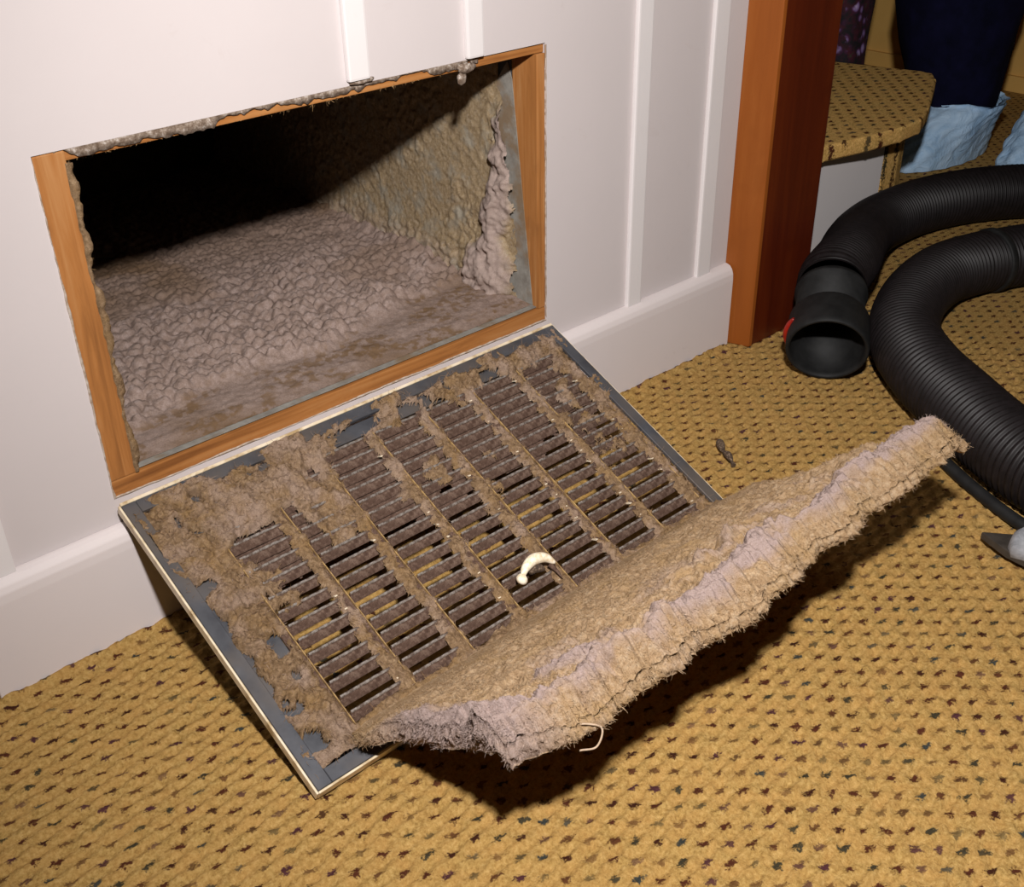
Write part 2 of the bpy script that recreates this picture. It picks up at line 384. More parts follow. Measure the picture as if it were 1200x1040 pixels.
tag(wall, 'white painted panel wall with thin vertical battens', kind='structure')
for (x0, x1, z0) in ((-0.138, -0.113, 0.134), (0.334, 0.361, 0.532), (0.495, 0.519, 0.529), (0.777, 0.805, 0.134), (0.931, 0.962, 0.134), (-0.42, -0.394, 0.134)):
    box('batten', (x0, -0.007, z0), (x1, 0.001, 2.3), M['batten_paint'], wall, 0.0025)
# ragged broken plaster along the upper edge of the opening and chipped paint down its sides
def ragged(name, path, seed, depth, mat, thick, n=320, inward=(0, -1), back=0.001, parent=None, fr_=26, y0=-0.0012, thr=0.36):
    """thin broken strip along an edge: sharp irregular outline on the inner side"""
    tt = np.linspace(0, 1, n); p = np.array(path[0])[None] * (1 - tt)[:, None] + np.array(path[1])[None] * tt[:, None]
    L_ = float(np.hypot(*(np.array(path[1]) - np.array(path[0]))))
    e = fbm(tt * L_ * fr_, tt * 0 + seed, 3, seed); f = vnoise(tt * L_ * 260, tt * 0, seed + 1)
    d = depth * (np.clip((e - thr) * 3.2, 0.03, 1.0) + 0.22 * (f - 0.5))
    q = p + np.array(inward)[None] * d[:, None]; p = p - np.array(inward)[None] * back * (0.3 + 1.4 * vnoise(tt * L_ * 120, tt * 0, seed + 2))[:, None]
    V = []
    for y in (y0, thick):
        for src in (p, q): V.append(np.stack([src[:, 0], np.full(n, y) + (vnoise(tt * L_ * 200, tt * 0 + y, seed + 3) - 0.5) * 0.0004, src[:, 1]], 1))
    V = np.stack(V, 1)[:, [0, 1, 3, 2]].reshape(-1, 3); i = np.arange(n - 1)[:, None] * 4; j = np.arange(4)[None]
    F = np.stack([i + j, i + (j + 1) % 4, i + 4 + (j + 1) % 4, i + 4 + j], -1).reshape(-1, 4)
    return link(name, mesh_np(name, V, F, False), mat, parent or wall)
ragged('broken_plaster', ((0.02, 0.5268), (0.345, 0.5268)), 3, 0.0105, M['plaster'], 0.0028, thr=0.34, y0=0.0002)
ragged('broken_plaster', ((0.345, 0.5268), (0.515, 0.5268)), 5, 0.008, M['plaster'], 0.0028, thr=0.42, y0=0.0002)
ragged('chipped_paint', ((0.0, 0.166), (0.0, 0.525)), 8, 0.0016, M['chip'], 0.001, inward=(1, 0), back=0.0006)
ragged('chipped_paint', ((W, 0.17), (W, 0.525)), 11, 0.0008, M['chip'], 0.001, inward=(-1, 0), back=0.0005)
ragged('chipped_paint', ((0.0, 0.166), (W, 0.166)), 14, 0.0016, M['chip'], 0.001, inward=(0, 1), back=0.0005)
def crumb(name, loc, sz, seed, mat, parent):
    bm = bmesh.new(); bmesh.ops.create_icosphere(bm, subdivisions=3, radius=1)
    c = np.array([v.co[:] for v in bm.verts]); k_ = 0.65 + 0.8 * fbm(c[:, 0] * 2.2 + seed, c[:, 1] * 2.2 + c[:, 2] * 1.7, 3, seed)
    for v, kk in zip(bm.verts, k_): v.co = Vector((v.co.x * sz[0] * kk + loc[0], v.co.y * sz[1] * kk + loc[1], v.co.z * sz[2] * kk + loc[2]))
    return link(name, bm_mesh(name, bm, True), mat, parent)
crumb('plaster_flake', (0.497, -0.001, 0.519), (0.012, 0.004, 0.005), 4, M['plaster'], wall)
crumb('plaster_flake', (0.490, 0.0, 0.508), (0.006, 0.003, 0.007), 9, M['plaster'], wall)
crumb('plaster_flake', (0.352, -0.002, 0.530), (0.014, 0.003, 0.003), 12, M['plaster'], wall)

# baseboards
prof = [(0.0, 0.0), (-0.018, 0.0), (-0.018, 0.112), (-0.0172, 0.122), (-0.0145, 0.129), (-0.010, 0.134), (-0.004, 0.136), (0.0, 0.136)]
bb = prism('baseboard_back', prof, -0.166, 1.008, M['base_paint'], None, 0.0008, 'x', 1)
tag(bb, 'scuffed white baseboard with a rounded top under the opening', kind='structure')
bb2 = prism('baseboard_left', prof, -1.6, -0.170, M['base_paint'], None, 0.0008, 'x', 1)
tag(bb2, 'white baseboard left of the joint', kind='structure')
# wooden corner post
post = prism('trim_1', [(1.028, -0.048), (1.168, -0.048), (1.168, 0.12), (1.03, 0.12), (1.03, -0.02)], 0.0, 2.3, M['post_dark'], None, 0.002)
tag(post, 'dark red varnished wooden post at the end of the white wall', kind='structure')
edge = prism('casing_edge', [(1.008, 0.0), (1.024, -0.0482), (1.031, -0.049), (1.031, 0.0)], 0.0, 2.3, M['post_light'], post, 0.0015)
tag(edge, 'lighter orange-brown edge board of the post')
# far tan wall
wr = box('wall_right', (2.8, -0.6, 0.0), (2.86, 1.5, 2.3), M['tan']); tag(wr, 'plain tan wall in the dim background', kind='structure')
wf = box('wall_far', (-1.0, 1.5, 0.0), (2.86, 1.55, 2.3), M['tan']); tag(wf, 'plain tan wall closing the hall behind the stairs', kind='structure')
br = box('baseboard_right', (2.786, -0.6, 0.0), (2.801, 1.5, 0.042), M['tan'], None, 0.003); tag(br, 'low tan baseboard at the foot of the far wall', kind='structure')

# ================================================================== OPENING FRAME AND DUCT
fr = empty('opening_frame', (0, 0, ZB)); tag(fr, 'raw orange pine frame lining the open wall vent', 'frame')
def fb(name, lo, hi, mat, bev=0.0015):
    o = box(name, lo, hi, mat, None, bev); o.parent = fr; o.matrix_parent_inverse = Matrix.Translation((0, 0, -ZB)); return o
fb('side_board', (0.0005, 0.0005, 0.1855), (0.030, 0.045, 0.5262), M['pine_z'])
fb('side_board', (0.6065, 0.0005, 0.1855), (0.6195, 0.045, 0.5155), M['pine_z'])
fb('top_board', (0.0305, 0.003, 0.516), (0.6195, 0.045, 0.5262), M['pine_x'])
fb('bottom_board', (0.0005, 0.0005, 0.148), (0.6195, 0.045, 0.185), M['pine_x'])

duct = empty('air_duct', (0.03, 0.05, 0.186)); tag(duct, 'deep rectangular air duct full of thick grey dust inside the wall', 'duct')
def dch(o): o.parent = duct; o.matrix_parent_inverse = Matrix.Translation((-0.03, -0.05, -0.186)); return o
DX0, DX1, DY0, DY1, DZ0, DZ1 = 0.031, 0.606, 0.010, 0.85, 0.1865, 0.5145
dch(box('floor_sheet', (DX0, 0.004, DZ0 + 0.0006), (DX1, DY1, DZ0 + 0.0016), M['galv_pale']))
dch(box('side_sheet', (DX1, 0.046, DZ0), (DX1 + 0.001, DY1, DZ1), M['steel']))
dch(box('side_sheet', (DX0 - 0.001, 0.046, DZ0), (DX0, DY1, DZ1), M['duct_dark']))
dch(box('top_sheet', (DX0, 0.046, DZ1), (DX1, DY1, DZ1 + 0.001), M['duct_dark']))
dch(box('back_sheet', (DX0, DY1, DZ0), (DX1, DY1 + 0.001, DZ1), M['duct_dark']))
# floor dust
gx_ = np.arange(DX0 + 0.001, DX1 - 0.001, 0.0018); gy_ = np.arange(DY0 + 0.002, DY1 - 0.01, 0.0022)
X, Y = np.meshgrid(gx_, gy_, indexing='ij')
wxx = X + 0.006 * (fbm(X * 30, Y * 30, 2, 1) - 0.5); wyy = Y + 0.006 * (fbm(X * 30, Y * 30, 3, 2) - 0.5)
f1, f2 = voro(wxx * 58, wyy * 58, 4); g1, g2 = voro(wxx * 105, wyy * 105, 6); k1, k2 = voro(wxx * 190, wyy * 190, 16)
puff = np.clip(1 - (f1 / 0.8) ** 2, 0, 1); puff2 = np.clip(1 - (g1 / 0.8) ** 2, 0, 1); puff3 = np.clip(1 - (k1 / 0.8) ** 2, 0, 1)
front = 0.085 + 0.05 * (fbm(X * 9, Y * 0 + 3, 3, 7) - 0.4) + 0.045 * sstep(0.3, 0.5, X) - 0.03 * sstep(0.2, 0.05, X)
zone = sstep(front, front + 0.025, Y); far = sstep(0.42, 0.2, Y)
wgt = 0.25 + 1.5 * fbm(X * 30, Y * 30, 2, 12)
H = 0.0022 + zone * (0.0100 * puff * wgt * (0.5 + 0.5 * far) + 0.0042 * puff2 * (0.4 + fbm(X * 45, Y * 45, 2, 13)) + 0.0016 * puff3 + 0.012 * (fbm(X * 13, Y * 13, 3, 8) - 0.25)) \
    + (1 - zone) * (0.004 * fbm(X * 40, Y * 60, 4, 9) + 0.0012 * fbm(X * 160, Y * 160, 3, 19)) * sstep(DY0, DY0 + 0.03, Y) + 0.0010 * (fbm(X * 260, Y * 260, 3, 3) - 0.5)
H = H + 0.024 * np.exp(-((DX1 - X) / 0.022) ** 2) * sstep(0.12, 0.3, Y) * fbm(X * 40, Y * 40, 3, 31)
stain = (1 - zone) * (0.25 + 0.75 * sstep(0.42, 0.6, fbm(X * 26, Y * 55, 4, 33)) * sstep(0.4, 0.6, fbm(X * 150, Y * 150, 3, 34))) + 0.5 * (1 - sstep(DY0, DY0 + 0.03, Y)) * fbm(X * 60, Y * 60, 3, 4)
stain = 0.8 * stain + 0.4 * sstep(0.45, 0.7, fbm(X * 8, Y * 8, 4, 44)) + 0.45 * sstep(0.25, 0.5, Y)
V = np.stack([X, Y, DZ0 + np.clip(H, 0.0007, None)], -1).reshape(-1, 3)
o = dch(link('floor_dust', mesh_np('floor_dust', V, grid_faces(len(gx_), len(gy_)), True, {'stain': np.clip(stain, 0, 1)}), M['dust_floor']))
tag(o, 'cobbled lilac-grey dust covering the duct floor', kind='stuff')
# dust on the right side of the duct with a fat lint ridge
gy_ = np.arange(0.014, DY1 - 0.01, 0.0020); gz_ = np.arange(DZ0 + 0.001, 0.506, 0.0020)
Y, Z = np.meshgrid(gy_, gz_, indexing='ij')
up = (Z - 0.19) / (0.46 - 0.19)
yc = 0.098 - 0.060 * up + 0.016 * (fbm(Z * 30, Z * 0, 3, 2) - 0.5)
rw = 0.031 * (1.0 - 0.4 * up) * (0.6 + 0.9 * fbm(Z * 30, Z * 0 + 5, 2, 6)) + 0.020 * np.exp(-((Z - 0.215) / 0.035) ** 2)
rd = np.abs(Y - yc + 0.022 * (fbm(Y * 60, Z * 60, 4, 8) - 0.5)) / rw
ridge = np.clip(1 - rd ** 2, 0, 1) ** 0.6 * sstep(0.465, 0.42, Z)
wy_ = Y + 0.012 * (fbm(Y * 50, Z * 50, 3, 91) - 0.5); wz_ = Z + 0.012 * (fbm(Y * 50, Z * 50, 3, 92) - 0.5)
lum1, lum2 = voro(wy_ * 34 + 3, wz_ * 36, 14); lb1, lb2 = voro(wy_ * 80, wz_ * 95, 24)
lump = 0.25 + 0.75 * np.clip(1 - lum1 ** 2, 0, 1) * (0.6 + 0.6 * fbm(Y * 20, Z * 20, 2, 55)) + 0.28 * np.clip(1 - lb1 ** 2, 0, 1)
fuzz = fbm(Y * 120, Z * 120, 4, 15); low = sstep(0.27, 0.19, Z); pt = sstep(0.4, 0.62, fbm(Y * 14, Z * 14, 3, 18))
b1, b2 = voro(Y * 75, Z * 75, 44)
H = 0.0012 + (0.0024 * sstep(0.3, 0.7, fuzz) + 0.0010 * np.clip(1 - b1, 0, 1)) * (0.35 + 0.65 * pt) * sstep(0.03, 0.09, Y) + 0.0145 * ridge * lump + 0.008 * ridge * (fbm(Y * 90, Z * 90, 4, 5) - 0.5) \
    + low * (0.010 * fbm(Y * 45, Z * 45, 3, 16) + 0.005 * np.clip(1 - b1, 0, 1)) * sstep(0.03, 0.12, Y) + 0.0012 * (fbm(Y * 260, Z * 260, 3, 6) - 0.5)
lint = np.clip(ridge * 1.2 * sstep(0.02, 0.3, ridge) + 0.5 * low * sstep(0.1, 0.2, Y), 0, 1)
V = np.stack([DX1 - np.clip(H, 0.0006, None), Y, Z], -1).reshape(-1, 3)
kp = ((Y > 0.040 + 0.03 * sstep(0.38, 0.5, Z) + 0.014 * (fbm(Y * 60, Z * 60, 3, 46) - 0.5)) & (Y > 0.010 + 0.045 * (Z - 0.19) / 0.3) & (Z < 0.50 - 0.35 * np.clip(0.06 - Y, 0, 1))).ravel()
Fs = grid_faces(len(gy_), len(gz_), 0, True); Fs = Fs[kp[Fs].all(1)]; V, Fs, As = compact(V, Fs, {'lint': lint})
o = dch(link('side_dust', mesh_np('side_dust', V, Fs, True, As), M['dust_side']))
tag(o, 'brown dust with a fat lint ridge clinging to the duct side', kind='stuff')
# front flap of grey sheet metal inside the right jamb (pointed at the top)
prism('corner_flap', [(0.010, 0.189), (0.075, 0.189), (0.075, 0.47), (0.052, 0.500), (0.044, 0.480), (0.030, 0.36)], 0.6048, 0.6058, M['galv_pale'], None, 0, 'x')
dch(bpy.data.objects['corner_flap'])
# torn dark hole in the floor dust at the left front + fibres on the left jamb
n = 700
Pz = rng.uniform(0.19, 0.52, n); P = np.stack([np.full(n, 0.030), rng.uniform(0.0, 0.02, n), Pz], 1)
D = np.stack([rng.uniform(0.2, 1, n), rng.uniform(-0.8, 0.4, n), rng.normal(0, 0.7, n)], 1)
cl = fbm(Pz * 60, Pz * 0, 3, 4)
o = dch(link('jamb_fuzz', fibres_me('jamb_fuzz', P, D, 0.002 + 0.010 * cl ** 2 * rng.uniform(0.3, 1, n), 0.0005, 1.6), M['fibre_tan'])); tag(o, kind='stuff')
dch(ragged('jamb_dust', ((0.0295, 0.187), (0.0295, 0.515)), 21, 0.006, M['dust_grille'], 0.010, inward=(1, 0), back=0.0015, parent=duct, fr_=40, y0=-0.0022, thr=0.34))
n = 260
Px = rng.uniform(0.04, 0.5, n); P = np.stack([Px, rng.uniform(0.0, 0.01, n), np.full(n, 0.517)], 1)
D = np.stack([rng.normal(0, 0.7, n), rng.uniform(-0.6, 0.6, n), -rng.uniform(0.2, 1, n)], 1)
cl = fbm(Px * 20, Px * 0, 3, 9)
o = dch(link('top_fuzz', fibres_me('top_fuzz', P, D, 0.002 + 0.010 * cl ** 3 * rng.uniform(0.3, 1.6, n), 0.0005, 1.6), M['fibre_tan'])); tag(o, kind='stuff')

# ================================================================== GRILLE
GA = math.asin((0.1595 - 0.0127) / 0.3665)
gr = empty('vent_grille', (0, -0.012, 0.1595), (GA, 0, 0))
tag(gr, 'dust-caked steel vent grille lying tilted from the wall opening onto the carpet', 'grille')
def gbox(name, x0, x1, v0, v1, h0, h1, mat, bev=0.0006, parent=None):
    return box(name, (x0, -v1, h0), (x1, -v0, h1), mat, parent or gr, bev, 1)
GL = 0.3665
gbox('rim', 0.0, 0.0155, 0.0, GL, -0.002, 0.0032, M['steel'])
gbox('rim', W - 0.0155, W, 0.0, GL, -0.002, 0.0032, M['steel'])
gbox('rim', 0.0157, W - 0.0157, 0.0, 0.0155, -0.002, 0.0032, M['steel'])
gbox('rim', 0.0157, W - 0.0157, GL - 0.0155, GL, -0.002, 0.0032, M['steel'])
for a in ((-0.0025, -0.0002, -0.002, GL + 0.002, -0.009, 0.0022), (W + 0.0002, W + 0.0025, -0.002, GL + 0.002, -0.016, 0.0012),
          (0.0, W, -0.004, -0.0002, -0.008, 0.0036), (0.0, W, GL + 0.0002, GL + 0.0025, -0.010, 0.0022)):
    o = gbox('painted_edge', *a, M['cream'], 0.0004)
    o['label'] = 'chipped cream painted outer edge'
gbox('margin_plate', 0.0157, 0.0585, 0.0157, GL - 0.0157, -0.0065, -0.004, M['steel'])
gbox('margin_plate', 0.599, W - 0.0157, 0.0157, GL - 0.0157, -0.0065, -0.004, M['steel'])
gbox('margin_plate', 0.0587, 0.5988, 0.0157, 0.0345, -0.0065, -0.004, M['steel'])
gbox('margin_plate', 0.0587, 0.5988, 0.3305, GL - 0.0157, -0.0065, -0.004, M['steel'])
RX = [0.0645 + 0.0755 * k for k in range(8)]
for k, x in enumerate(RX):
    rb = gbox('rib', x - 0.0055, x + 0.0055, 0.0347, 0.3303, -0.0062, -0.0025, M['slat_dust'])
    gbox('rib_line', x + 0.0024, x + 0.0036, 0.0347, 0.3303, -0.0025, 0.0010, M['dusty_enamel'], 0.0003, rb)
# louvre slats: one shared mesh with a cream end tab
bm = bmesh.new()
SL = 0.0755 - 0.0112
def bbox_bm(bm, pts, mi):
    vs = [bm.verts.new(p) for p in pts]
    for q in ((0, 1, 3, 2), (4, 6, 7, 5), (0, 4, 5, 1), (2, 3, 7, 6), (0, 2, 6, 4), (1, 5, 7, 3)):
        f = bm.faces.new([vs[i] for i in q]); f.material_index = mi
def blade(x0, x1, v0, h0, v1, h1, th, mi):
    # box along x with slanted section
    dx, dh = v1 - v0, h1 - h0; L = math.hypot(dx, dh); nx, nh = -dh / L * th / 2, dx / L * th / 2
    sec = [(v0 + nx, h0 + nh), (v0 - nx, h0 - nh), (v1 + nx, h1 + nh), (v1 - nx, h1 - nh)]
    bbox_bm(bm, [(x, -v, h) for x in (x0, x1) for (v, h) in sec], mi)
blade(0, SL, -0.0042, -0.0004, 0.0042, -0.0078, 0.0016, 0)
blade(SL - 0.0032, SL, 0.0030, -0.0072, 0.0088, -0.0010, 0.0012, 1)
# rolled bright upper lip of the slat
ca = [math.radians(a_) for a_ in (-30, 10, 50, 90, 130, 170)]
lp = [[bm.verts.new((x_, -(-0.0042 - 0.0016 * math.cos(a_)), -0.0004 + 0.0016 * math.sin(a_))) for a_ in ca] for x_ in (0.001, SL - 0.003)]
for i_ in range(5):
    f_ = bm.faces.new((lp[0][i_], lp[0][i_ + 1], lp[1][i_ + 1], lp[1][i_])); f_.material_index = 2; f_.smooth = True
slat_me = bm_mesh('slat', bm); slat_me.materials.append(M['slat_dust']); slat_me.materials.append(M['cream']); slat_me.materials.append(M['bare'])
for c in range(7):
    for r_ in range(16):
        o = bpy.data.objects.new('slat', slat_me); COL.objects.link(o); o.parent = gr
        o.location = (RX[c] + 0.0056, -(0.0352 + 0.01845 * (r_ + 0.5)), -0.0005 + random.uniform(-0.0006, 0.0006))
        o.rotation_euler = (random.uniform(-0.08, 0.08), 0, random.uniform(-0.008, 0.008))
# dust lying over rim, margins, ribs and clogging the upper slats
gx_ = np.arange(0.006, 0.612, 0.0013); gv_ = np.arange(0.005, 0.352, 0.0013)
X, Vv = np.meshgrid(gx_, gv_, indexing='ij')
nz = fbm(X * 55, Vv * 55, 4, 51); nf = fbm(X * 190, Vv * 190, 3, 52); nb = fbm(X * 16, Vv * 16, 3, 53)
left = sstep(0.074, 0.050, X) * sstep(0.008, 0.024, X + 0.012 * (nz - 0.5)); top = sstep(0.056, 0.034, Vv) * sstep(0.006, 0.020, Vv - 0.022 * (nb - 0.5))
right = sstep(0.574, 0.592, X) * sstep(0.612, 0.598, X + 0.012 * (nz - 0.5))
rib = np.zeros_like(X)
for x in RX: rib = np.maximum(rib, np.exp(-((X - x + 0.004 + 0.010 * (nb - 0.5)) / 0.0125) ** 2))
botm = sstep(0.316, 0.332, Vv)
clog = sstep(0.52, 0.70, nb) * (0.95 * sstep(0.30, 0.05, Vv) + 0.15) + 0.75 * sstep(0.10, 0.03, Vv) * sstep(0.42, 0.6, nb)
m_ = np.maximum.reduce([left * 1.05, top * 1.0, right * 1.0, rib * 1.02, botm * 1.1, clog * 0.95])
fld = m_ - 0.62 + 0.85 * (nz - 0.5) + 0.30 * (nf - 0.5)
holes = sstep(0.64, 0.72, fbm(X * 40, Vv * 40, 3, 77)) * np.clip(left + top, 0, 1); fld = fld - holes * 0.9
kpv = fld > 0
p1, p2 = voro(X * 90, Vv * 90, 66)
thick_ = np.maximum.reduce([left, top * 0.8, right * 0.5, clog * 0.6, botm * 0.4, rib * 0.32])
H = -0.0045 + np.clip(fld, 0, 0.7) ** 0.6 * (0.0045 + 0.0095 * thick_) + (0.0090 * (nf - 0.5) + 0.008 * (nz - 0.5) + 0.003 * np.clip(1 - p1, 0, 1)) * (0.4 + 0.6 * thick_)
H = np.where(kpv, H, -0.006)
lint = np.clip(2.2 * (fbm(X * 38, Vv * 38, 3, 61) - 0.46) + 0.25 * sstep(0.2, 0.05, Vv), 0, 1)
V = np.stack([X, -Vv, H], -1).reshape(-1, 3); F = grid_faces(len(gx_), len(gv_), 0, True)
F = F[kpv.ravel()[F].sum(1) >= 3]
V2, F2, A2 = compact(V, F, {'lint': lint})
o = link('grille_dust', mesh_np('grille_dust', V2, F2, True, A2), M['dust_grille'], gr); tag(o, 'matted brown dust caked on the rim and ribs', kind='stuff')
# sooty felt stuck between the upper slats
gx2 = np.arange(0.060, 0.598, 0.003); gv2 = np.arange(0.034, 0.330, 0.003); X2, V2_ = np.meshgrid(gx2, gv2, indexing='ij')
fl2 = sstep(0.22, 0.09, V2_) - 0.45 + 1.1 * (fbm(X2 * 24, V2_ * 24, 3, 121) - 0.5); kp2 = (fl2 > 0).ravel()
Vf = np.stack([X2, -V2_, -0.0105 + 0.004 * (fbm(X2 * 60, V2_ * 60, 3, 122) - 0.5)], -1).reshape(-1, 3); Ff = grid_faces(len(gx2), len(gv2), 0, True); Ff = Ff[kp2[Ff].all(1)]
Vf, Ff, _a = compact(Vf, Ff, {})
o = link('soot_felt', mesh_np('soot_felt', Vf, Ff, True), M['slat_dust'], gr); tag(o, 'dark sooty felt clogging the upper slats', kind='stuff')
# fibres over the grille dust
idx = np.flatnonzero(kpv.ravel() & (rng.random(kpv.size) < 0.22)); Vall = V[idx]
D = np.stack([rng.normal(0, 1, len(idx)), rng.normal(0, 1, len(idx)), rng.uniform(0.05, 0.8, len(idx))], 1)
o = link('grille_fuzz', fibres_me('grille_fuzz', Vall, D, rng.uniform(0.003, 0.012, len(idx)), 0.00048, 1.8, 4, {'lint': np.clip(lint.ravel()[idx] + rng.normal(0, 0.5, len(idx)), 0, 1)}), M['grille_fibre'], gr); tag(o, kind='stuff')

# ================================================================== DUST MAT
ga = GA; GV = np.array([0, -math.cos(ga), -math.sin(ga)]); GN = np.array([0, -math.sin(ga), math.cos(ga)]); G0 = np.array([0, -0.012, 0.1595])
def gpt(x, v, h=0.0): return G0 + np.array([x, 0, 0]) + GV * v + GN * h
Ocp = np.array([(0.074, -0.532, 0.15), (0.134, -0.549, 0.162), (0.215, -0.549, 0.166), (0.317, -0.558, 0.172), (0.427, -0.55, 0.176), (0.536, -0.553, 0.184), (0.673, -0.556, 0.192), (0.709, -0.556, 0.196)])
Osm, _ = spline(Ocp, 400)
NS, NTt = 640, 320
s = np.linspace(0, 1, NS); tt = np.linspace(0, 1, NTt); Sg, Tg = np.meshgrid(s, tt, indexing='ij')
Hh = gpt(0.060, 0.334, 0.0035)[None] * (1 - s)[:, None] + gpt(0.618, 0.330, 0.0035)[None] * s[:, None]
Oo = np.stack([np.interp(s, np.linspace(0, 1, 400), Osm[:, j]) for j in range(3)], 1) + np.array([0, 0.004, 0.008])
te = Tg * (1 + 0.11 * (fbm(s * 12, s * 0, 4, 71) - 0.5) + 0.05 * (fbm(s * 60, s * 0, 3, 72) - 0.5) + 0.02 * (vnoise(s * 260, s * 0, 74) - 0.5))[:, None]
base = Hh[:, None] + (Oo - Hh)[:, None] * te[..., None]
base[..., 0] += np.sign(2 * Sg - 1) * np.abs(2 * Sg - 1) ** 5 * (0.026 * (fbm(Tg * 6, Tg * 0, 2, 73) - 0.5)) * sstep(0.02, 0.15, Tg)
wx, wy = Sg * 0.62, Tg * 0.27
wx = wx + 0.012 * (fbm(wx * 40, wy * 40, 3, 101) - 0.5); wy = wy + 0.012 * (fbm(wx * 40, wy * 40, 3, 102) - 0.5)
sag = (-0.003 + 0.007 * Sg) * 4 * te * (1 - te)
rpos = 0.895 + 0.09 * (fbm(s * 6, s * 0 + 2, 3, 81) - 0.5)
rdist = (Tg - rpos[:, None]) + 0.10 * (fbm(wx * 45, wy * 45, 4, 82) - 0.5)
rid = np.exp(-(rdist / 0.052) ** 2)
rid2 = np.exp(-((Tg - rpos[:, None] + 0.22 + 0.22 * (fbm(wx * 14, wy * 14, 3, 83) - 0.5)) / 0.05) ** 2) * sstep(0.38, 0.6, fbm(s * 9, s * 0, 2, 84))[:, None]
lft = np.exp(-((Sg - 0.01) / 0.055) ** 2) * sstep(0.1, 0.35, Tg)
lip = -0.017 * sstep(0.935, 1.0, Tg) - 0.003 * (1 - sstep(0, 0.035, Sg)) - 0.010 * (1 - sstep(0, 0.02, 1 - Sg))
nn = fbm(wx * 38, wy * 38, 4, 85) - 0.5; n3 = fbm(wx * 140, wy * 140, 3, 86) - 0.5; n4 = fbm(wx * 300, wy * 300, 2, 96) - 0.5
v1, v2 = voro(wx * 42, wy * 42, 87); q1, q2 = voro(wx * 95, wy * 95, 97)
pf1 = np.clip(1 - v1 ** 2, 0, 1); pf2 = np.clip(1 - q1 ** 2, 0, 1)
env = sstep(0.02, 0.2, Tg); outer = 0.62 + 0.38 * sstep(0.3, 0.65, Tg)
puffy = np.clip(rid + 0.7 * rid2 + lft, 0, 1)
disp = sag + 0.015 * rid * (0.5 + 0.9 * fbm(wx * 18, wy * 18, 2, 88)) + 0.008 * rid2 + 0.010 * lft + lip + env * outer * (0.020 * nn + 0.008 * n3 + 0.0035 * n4 + 0.003 * pf2) + puffy * (0.008 * pf1 + 0.002 * pf2 - 0.005) + 0.003 * env
Nm = np.array([0, 0.36, 0.93])
Vt = base + disp[..., None] * Nm
th = (0.012 + 0.010 * fbm(wx * 20, wy * 20, 3, 89)) * sstep(0, 0.1, Tg) * (0.35 + 0.65 * sstep(1.0, 0.90, Tg)) * (0.22 + 0.78 * sstep(0, 0.12, Sg)) + 0.0015
Vb = base + (sag + lip - th + 0.008 * nn)[..., None] * Nm
lint = np.clip(rid * (0.45 + 1.0 * fbm(wx * 14, wy * 14, 2, 90)) + 0.6 * rid2 + 0.85 * lft + 0.45 * sstep(0.3, 0.6, Tg) * sstep(0.5, 0.68, fbm(wx * 22, wy * 22, 3, 190)), 0, 1) * (1 - 0.75 * sstep(0.93, 0.98, Tg) * sstep(0.06, 0.14, Sg))
nV = NS * NTt
bi = np.r_[np.arange(NTt), np.arange(1, NS) * NTt + NTt - 1, (NS - 1) * NTt + np.arange(NTt - 2, -1, -1), np.arange(NS - 2, 0, -1) * NTt]
tb = Vt.reshape(-1, 3)[bi]; bb_ = Vb.reshape(-1, 3)[bi]; nb_ = len(bi); cen = Vt.reshape(-1, 3).mean(0)
tan_ = np.roll(tb, -24, 0) - np.roll(tb, 24, 0); outw = np.cross(tan_, [0, 0, 1.0]); outw /= np.linalg.norm(outw, axis=1)[:, None] + 1e-9
sgn = np.sign((outw * (tb - cen)).sum(1)); sgn = np.where(np.median(sgn) > 0, 1, -1); outw *= sgn
free = np.ones(nb_); free[NTt + NS + NTt - 3:] = 0.0
ks = 7; rows = [bi]; extra = []; off = 2 * nV; uarr = np.arange(nb_) * 1.0
for k in range(1, ks):
    f = k / ks
    nz_ = fbm(uarr * 0.15, np.full(nb_, f * 4.5), 3, 140) - 0.35; nz2 = fbm(uarr * 0.4, np.full(nb_, f * 9.0), 2, 141) - 0.5
    extra.append(tb * (1 - f) + bb_ * f + outw * ((math.sin(math.pi * f) * (0.010 * nz_ + 0.002) + 0.006 * nz2 * math.sin(math.pi * f)) * free)[:, None])
    rows.append(off + np.arange(nb_)); off += nb_
rows.append(bi + nV)
side = np.vstack([np.stack([a_, np.roll(a_, -1), np.roll(b2, -1), b2], 1) for a_, b2 in zip(rows[:-1], rows[1:])])
Va = np.vstack([Vt.reshape(-1, 3), Vb.reshape(-1, 3)] + extra); Fa = np.vstack([grid_faces(NS, NTt), grid_faces(NS, NTt, nV, True), side[:, ::-1]])
lb = np.tile(lint.ravel()[bi] * 0.8 + 0.1, ks - 1)
mat_o = link('dust_mat', mesh_np('dust_mat', Va, Fa, True, {'lint': np.r_[lint.ravel(), lint.ravel() * 0.3, lb]}), M['dust_mat'])
tag(mat_o, 'thick felted mat of dust and lint peeled back over the grille edge', 'dust mat')
